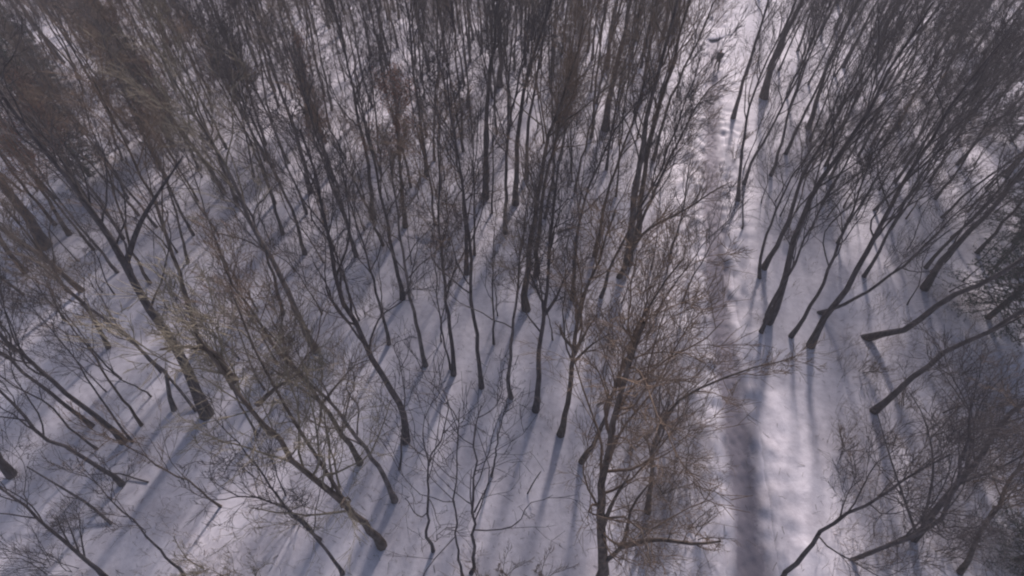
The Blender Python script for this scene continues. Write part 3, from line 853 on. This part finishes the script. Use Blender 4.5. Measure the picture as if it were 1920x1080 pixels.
# ------------------------------------------------------------------ undergrowth: dead stalks and twigs that poke through the snow
ur = np.random.default_rng(77)
def stalks(n, spread_px, per, hmax):
    S = []
    while len(S) < n:
        px, py = spread_px()
        c = on_ground(px, py)
        if abs(c[0] - float(path_x(c[1]))) < (3.4 if c[1] > 26 else 1.5):
            continue
        k = ur.integers(3, per)
        for q in ur.normal(0, 0.35, (k, 2)):
            S.append((c[0] + q[0], c[1] + q[1]))
    S = np.array(S); z = ground(S[:, 0], S[:, 1]) - 0.03
    return np.column_stack([S, z]), ur.uniform(0.25, 1.0, len(S)) * hmax
sets = [stalks(4200, lambda: (ur.uniform(0, W), ur.uniform(0, 560)), 9, 0.9),
        stalks(2000, lambda: (ur.normal(1250, 60), ur.uniform(250, 1080)), 12, 1.1),
        stalks(2400, lambda: (ur.uniform(1560, 1920), ur.uniform(560, 1080)), 12, 1.2),
        stalks(1400, lambda: (ur.uniform(0, 620), ur.uniform(560, 1080)), 9, 0.7),
        stalks(500, lambda: (ur.uniform(620, 1100), ur.uniform(650, 1080)), 6, 0.5)]
S = np.concatenate([a for a, b in sets]); L = np.concatenate([b for a, b in sets])
D = np.column_stack([ur.normal(0, 0.45, (len(S), 2)), np.ones(len(S))])
P1, R1 = grow(ur, S, D, L, np.full(len(S), 0.0065), 3, 0.0, 0.12, 0.5)
um = MB(); tubes(um, P1, R1, 3)
S2, D2, r2, t2 = spawn(ur, P1, R1, 2, 0.3, 0.95, 0.3, 0.9)
P2, R2 = grow(ur, S2, D2, np.repeat(L, 2) * 0.4, np.full(len(S2), 0.005), 2, 0.0, 0.1, 0.6); tubes(um, P2, R2, 3)
o = link('undergrowth', um.mesh('undergrowth', TWIG['brown'], smooth=False)); o['kind'] = 'stuff'
# bits of bark and broken twig lying on the snow
n = 1600
bp = np.array([on_ground(ur.uniform(0, W), ur.uniform(0, H))[:2] for _ in range(n)])
a_ = ur.uniform(0, 6.28, n); l_ = ur.uniform(0.06, 0.45, n)
D = np.column_stack([np.cos(a_), np.sin(a_), ur.normal(0, 0.08, n)])
S = np.column_stack([bp, ground(bp[:, 0], bp[:, 1]) + 0.012])
P1, R1 = grow(ur, S, D, l_, ur.uniform(0.005, 0.013, n), 3, 0.0, 0.15, 0.7)
lm = MB(); tubes(lm, P1, R1, 3)
o = link('litter', lm.mesh('litter', BARK['brown'], smooth=False)); o['kind'] = 'stuff'

# ------------------------------------------------------------------ fallen wood, snow mound, stake
def pole(name, cat, label, pts3, r0, r1, tone, group=None, side=()):
    B = np.array(pts3[0])
    root = thing(name, B, cat, group); root['label'] = label
    m = MB(); q = resample(np.array(pts3) - B, 9)
    tubes(m, q[None], np.linspace(r0, r1, 9)[None], 7, cap=True)
    link('trunk', m.mesh('trunk', BARK[tone]), root)
    for s_ in side:
        m = MB(); tubes(m, resample(np.array(s_) - B, 5)[None], np.linspace(r1 * 0.8, r1 * 0.3, 5)[None], 4)
        link('branch', m.mesh('branch', BARK[tone]), root)
    return root
def low(px, py, h):
    p = on_ground(px, py)
    d = ray(px, py); t = h / -d[2]
    return p - d * t
pole('leaning_pole', 'dead tree', 'dead bare pole leaning alone over the snow in the lower corner',
     [on_ground(210, 983), low(165, 945, 0.5), low(125, 920, 0.9), low(50, 875, 1.6)], 0.06, 0.025, 'dark',
     side=[[low(150, 935, 0.65), low(120, 930, 0.6), low(100, 905, 0.9)]])
pole('fallen_branch', 'branch', 'thin bent fallen branch on the snow below the swollen trunk',
     [on_ground(279, 905) + np.array((0, 0, 0.05)), low(250, 896, 0.1), low(222, 888, 0.16), low(165, 890, 0.1)], 0.04, 0.015, 'dark')
pole('leaning_pole', 'dead tree', 'short dead stick standing in the snow by the shadow patch',
     [on_ground(989, 926), low(1000, 905, 0.5), low(1014, 884, 1.0)], 0.035, 0.02, 'dark')
pole('wooden_stake', 'stake', 'thin dark stake standing beside the path near the walking person',
     [on_ground(1267, 190), lift(1271, 165, on_ground(1267, 190)), lift(1276, 134, on_ground(1267, 190))], 0.05, 0.04, 'dark')
pole('fallen_log', 'log', 'short dark log lying half buried under the smoky trunk',
     [on_ground(1045, 436) + np.array((0, 0, 0.05)), on_ground(1060, 432) + np.array((0, 0, 0.05)), on_ground(1080, 426) + np.array((0, 0, 0.05))], 0.085, 0.06, 'grey')
pole('fallen_branch', 'branch', 'pale broken branch hanging slanted between the upper trunks',
     [low(1014, 234, 5.2), low(975, 200, 5.9), low(945, 165, 6.5)], 0.05, 0.03, 'tan')

def mound(px, py, rx, ry, h, label):
    B = on_ground(px, py); rng = np.random.default_rng(int(px))
    n, k = 20, 6; mb = MB(); v = []
    for j in range(k + 1):
        f = j / k
        for i in range(n):
            a = i * 2 * math.pi / n; w = 1 + 0.12 * math.sin(3 * a + 1) + rng.normal(0, 0.02)
            v.append((rx * math.cos(a) * math.sin(f * math.pi / 2) * w, ry * math.sin(a) * math.sin(f * math.pi / 2) * w, h * math.cos(f * math.pi / 2) - 0.1))
    idx = np.arange((k + 1) * n).reshape(k + 1, n)
    mb.add(v, np.stack([idx[:-1], idx[1:], np.roll(idx, -1, 1)[1:], np.roll(idx, -1, 1)[:-1]], -1).reshape(-1, 4))
    o = link('snow_mound', mb.mesh('snow_mound', M_SNOW)); o.location = B
    o['label'] = label; o['category'] = 'snow mound'
mound(1328, 60, 2.6, 1.6, 0.2, "small pale snow mound on the path beyond the walking person")
mound(808, 445, 1.2, 0.6, 0.4, "low snow mound among the trunks of the middle wood")

# ------------------------------------------------------------------ the person on the path
def skin_mesh(name, joints, bones, radii, material, parent, root_i=0, sub=2):
    me = bpy.data.meshes.new(name)
    me.from_pydata(joints, bones, [])
    me.materials.append(material)
    o = link(name, me, parent)
    m = o.modifiers.new("skin", 'SKIN'); m.use_smooth_shade = True
    for i, r in enumerate(radii):
        sv = me.skin_vertices[0].data[i]
        sv.radius = r if isinstance(r, tuple) else (r, r)
        sv.use_root = (i == root_i)
    s = o.modifiers.new("subdivision", 'SUBSURF'); s.levels = sub; s.render_levels = sub
    return o
PB = on_ground(1342, 131)
person = thing('person', PB, 'person')
person['label'] = "person in dark jacket and trousers walking along the snowy path"
# body: hips, waist, chest, neck, head, arms to the hands, legs to the ankles (walking away, +y)
bj = [(0, 0, .93), (0, 0, 1.10), (0, .02, 1.33), (0, .03, 1.50), (0, .05, 1.60), (0, .06, 1.70),
      (-.19, .02, 1.40), (-.24, -.08, 1.14), (-.25, .03, .92), (-.25, .07, .84),
      (.19, .02, 1.40), (.24, .06, 1.14), (.24, .20, .95), (.24, .24, .88),
      (-.10, 0, .88), (-.11, .14, .50), (-.11, .16, .09), (-.11, .27, .05),
      (.10, 0, .88), (.11, -.06, .50), (.11, -.30, .14), (.11, -.22, .05)]
bb = [(0, 1), (1, 2), (2, 3), (3, 4), (4, 5), (2, 6), (6, 7), (7, 8), (8, 9), (2, 10), (10, 11), (11, 12), (12, 13),
      (0, 14), (14, 15), (15, 16), (16, 17), (0, 18), (18, 19), (19, 20), (20, 21)]
br = [(.13, .10), (.12, .09), (.15, .10), .055, .095, .085, .06, .045, .035, .04, .06, .045, .035, .04, .085, .06, .042, .035, .085, .06, .042, .035]
skin_mesh('body', bj, bb, br, M_SKIN, person)
jj = [(0, 0, .86), (0, 0, 1.10), (0, .02, 1.36), (0, .03, 1.47), (-.20, .02, 1.40), (-.25, -.08, 1.14), (-.255, .02, .95), (.20, .02, 1.40), (.25, .06, 1.14), (.245, .18, .98)]
skin_mesh('jacket', jj, [(0, 1), (1, 2), (2, 3), (2, 4), (4, 5), (5, 6), (2, 7), (7, 8), (8, 9)], [(.24, .18), (.22, .18), (.23, .18), .10, .11, .09, .07, .11, .09, .07], M_JACKET, person)
skin_mesh('trousers', [(0, 0, .92), (-.10, 0, .85), (-.11, .14, .50), (-.11, .16, .14), (.10, 0, .85), (.11, -.06, .50), (.11, -.28, .18)],
          [(0, 1), (1, 2), (2, 3), (0, 4), (4, 5), (5, 6)], [(.15, .12), .11, .08, .065, .11, .08, .065], M_TROUSER, person)
skin_mesh('boot', [(-.11, .15, .20), (-.11, .15, .07), (-.11, .30, .05)], [(0, 1), (1, 2)], [.07, .065, .05], M_BOOT, person)
skin_mesh('boot', [(.11, -.29, .22), (.11, -.30, .11), (.11, -.17, .05)], [(0, 1), (1, 2)], [.07, .065, .05], M_BOOT, person)
skin_mesh('hat', [(0, .045, 1.66), (0, .05, 1.76)], [(0, 1)], [.112, .085], M_HAT, person)
person.rotation_euler.z = math.radians(-3)
person.scale = (1.1,) * 3

# ------------------------------------------------------------------ labels for trees, saplings and bushes
ORD = ['nearest', 'second', 'third', 'fourth', 'fifth', 'sixth', 'seventh', 'eighth', 'ninth', 'tenth', 'eleventh', 'twelfth', 'thirteenth', 'fourteenth', 'fifteenth', 'sixteenth', 'seventeenth', 'eighteenth', 'nineteenth', 'twentieth']
LAND = heroes + [("the russet leaved oak", 760, 425), ("the reddish top oak", 578, 240), ("the orange leaved oak", 165, 385), ("the maroon leaved oak", 325, 275),
    ("the small rusty oak", 1050, 300), ("the spruce by the black trunk", 1850, 598), ("the smoky corner spruce", 318, 262), ("the narrow spruce", 168, 330), ("the far shaded spruce", 1790, 60), ("the stake", 1267, 190),
    ("the half buried log", 1055, 428), ("the walking person", 1342, 125), ("the low snow mound", 808, 445)]
groups = {}
for o, noun, look, px, py in records:
    if noun != 'bush' and abs(o.rotation_euler.x) + abs(o.rotation_euler.y) > 0.075:
        look = 'tilted ' + look
    best = min(LAND, key=lambda h: math.hypot(px - h[1], (py - h[2]) * 1.2))
    dx, dy = px - best[1], py - best[2]
    rel = ('beyond' if dy < 0 else 'in front of') if abs(dy) > abs(dx) * 0.9 else ('left of' if dx < 0 else 'right of')
    groups.setdefault((noun, look, rel, best[0]), []).append((math.hypot(dx, dy), o))
for (noun, look, rel, h), rows in groups.items():
    rows.sort(key=lambda r: r[0])
    for k, (_, o) in enumerate(rows):
        lb_ = (f"{look} {noun} {rel} {h}" if len(rows) == 1 else f"{look} {noun}, {ORD[min(k, 19)]} {rel} {h}")
        o['label'] = lb_ if len(lb_.split()) <= 16 else lb_.replace(' bare', '')

# ------------------------------------------------------------------ the wood that goes on outside the view: one mass
def joined(protos, places, name, material):
    mb = MB()
    for (x, y) in places:
        V, Fq = protos[R.randrange(len(protos))]
        a = R.uniform(0, 6.28); sc = R.uniform(0.9, 1.12); c, s_ = math.cos(a) * sc, math.sin(a) * sc
        v = V @ np.array([[c, s_, 0], [-s_, c, 0], [0, 0, sc]])
        v = v + np.array([x, y, float(ground(x, y))])
        base = mb.n
        mb.v.append(v.astype(np.float32)); mb.n += len(v)
        for f in Fq:
            mb.f.append(f + base)
    return mb.mesh(name, material)
lows = []
for i in range(5):
    rng = np.random.default_rng(7000 + i); h = rng.uniform(11, 15)
    tb, _, cb, _ = proto(rng, h, h * 0.0095, 0.08, low=True)
    V = np.concatenate(tb.v + cb.v); Fq = list(tb.f) + [f + tb.n for f in cb.f]
    lows.append((V, Fq))
far = list(beyond)
for iy in range(-3, 25):
    for ix in range(-21, 25):
        x = ix * 4.9 + R.uniform(-1.6, 1.6); y = iy * 4.9 + R.uniform(-1.6, 1.6)
        q = proj((x, y, 0)); 
        if inside(q, 30) or abs(x - float(path_x(y))) < 2.8 or math.hypot(x, y) < 9:
            continue
        if q is not None and inside(proj((x, y, 13)), 10):     # its top would reach into the view
            continue
        ks = math.cos(SUN_EL) / math.sin(SUN_EL) * 14
        hit = any(inside(proj((x - ks * t * math.sin(SUN_AZ), y - ks * t * math.cos(SUN_AZ), 0)), 0) for t in (0.25, 0.5, 0.75, 1.0))
        if not hit and not inside(q, 260):
            continue
        far.append((x, y))
o = link('forest', joined(lows, far, 'forest', BARK['dark'])); o['kind'] = 'stuff'

# ------------------------------------------------------------------ thin winter haze
hb = MB()
c = np.array([(x, y, z) for z in (-1.9, 26.0) for x, y in ((-1300, -1300), (1300, -1300), (1300, 1300), (-1300, 1300))], float)
hb.add(c, np.array([(3, 2, 1, 0), (4, 5, 6, 7), (0, 1, 5, 4), (1, 2, 6, 5), (2, 3, 7, 6), (3, 0, 4, 7)]))
hm = bpy.data.materials.new("haze_air"); hm.use_nodes = True
nt = hm.node_tree
for n_ in list(nt.nodes):
    nt.nodes.remove(n_)
vo = nt.nodes.new("ShaderNodeVolumePrincipled"); ou = nt.nodes.new("ShaderNodeOutputMaterial")
vo.inputs['Color'].default_value = (0.86, 0.84, 0.88, 1); vo.inputs['Density'].default_value = 0.0019
nt.links.new(vo.outputs[0], ou.inputs['Volume'])
o = link('haze', hb.mesh('haze', hm, smooth=False)); o['kind'] = 'stuff'
print("TREES", len(T), n_tree, "SAPLINGS", n_sap, "FAR", len(far), "OBJECTS", len(bpy.data.objects),
      "TRIS", sum(2 * len(m.polygons) for m in bpy.data.meshes))
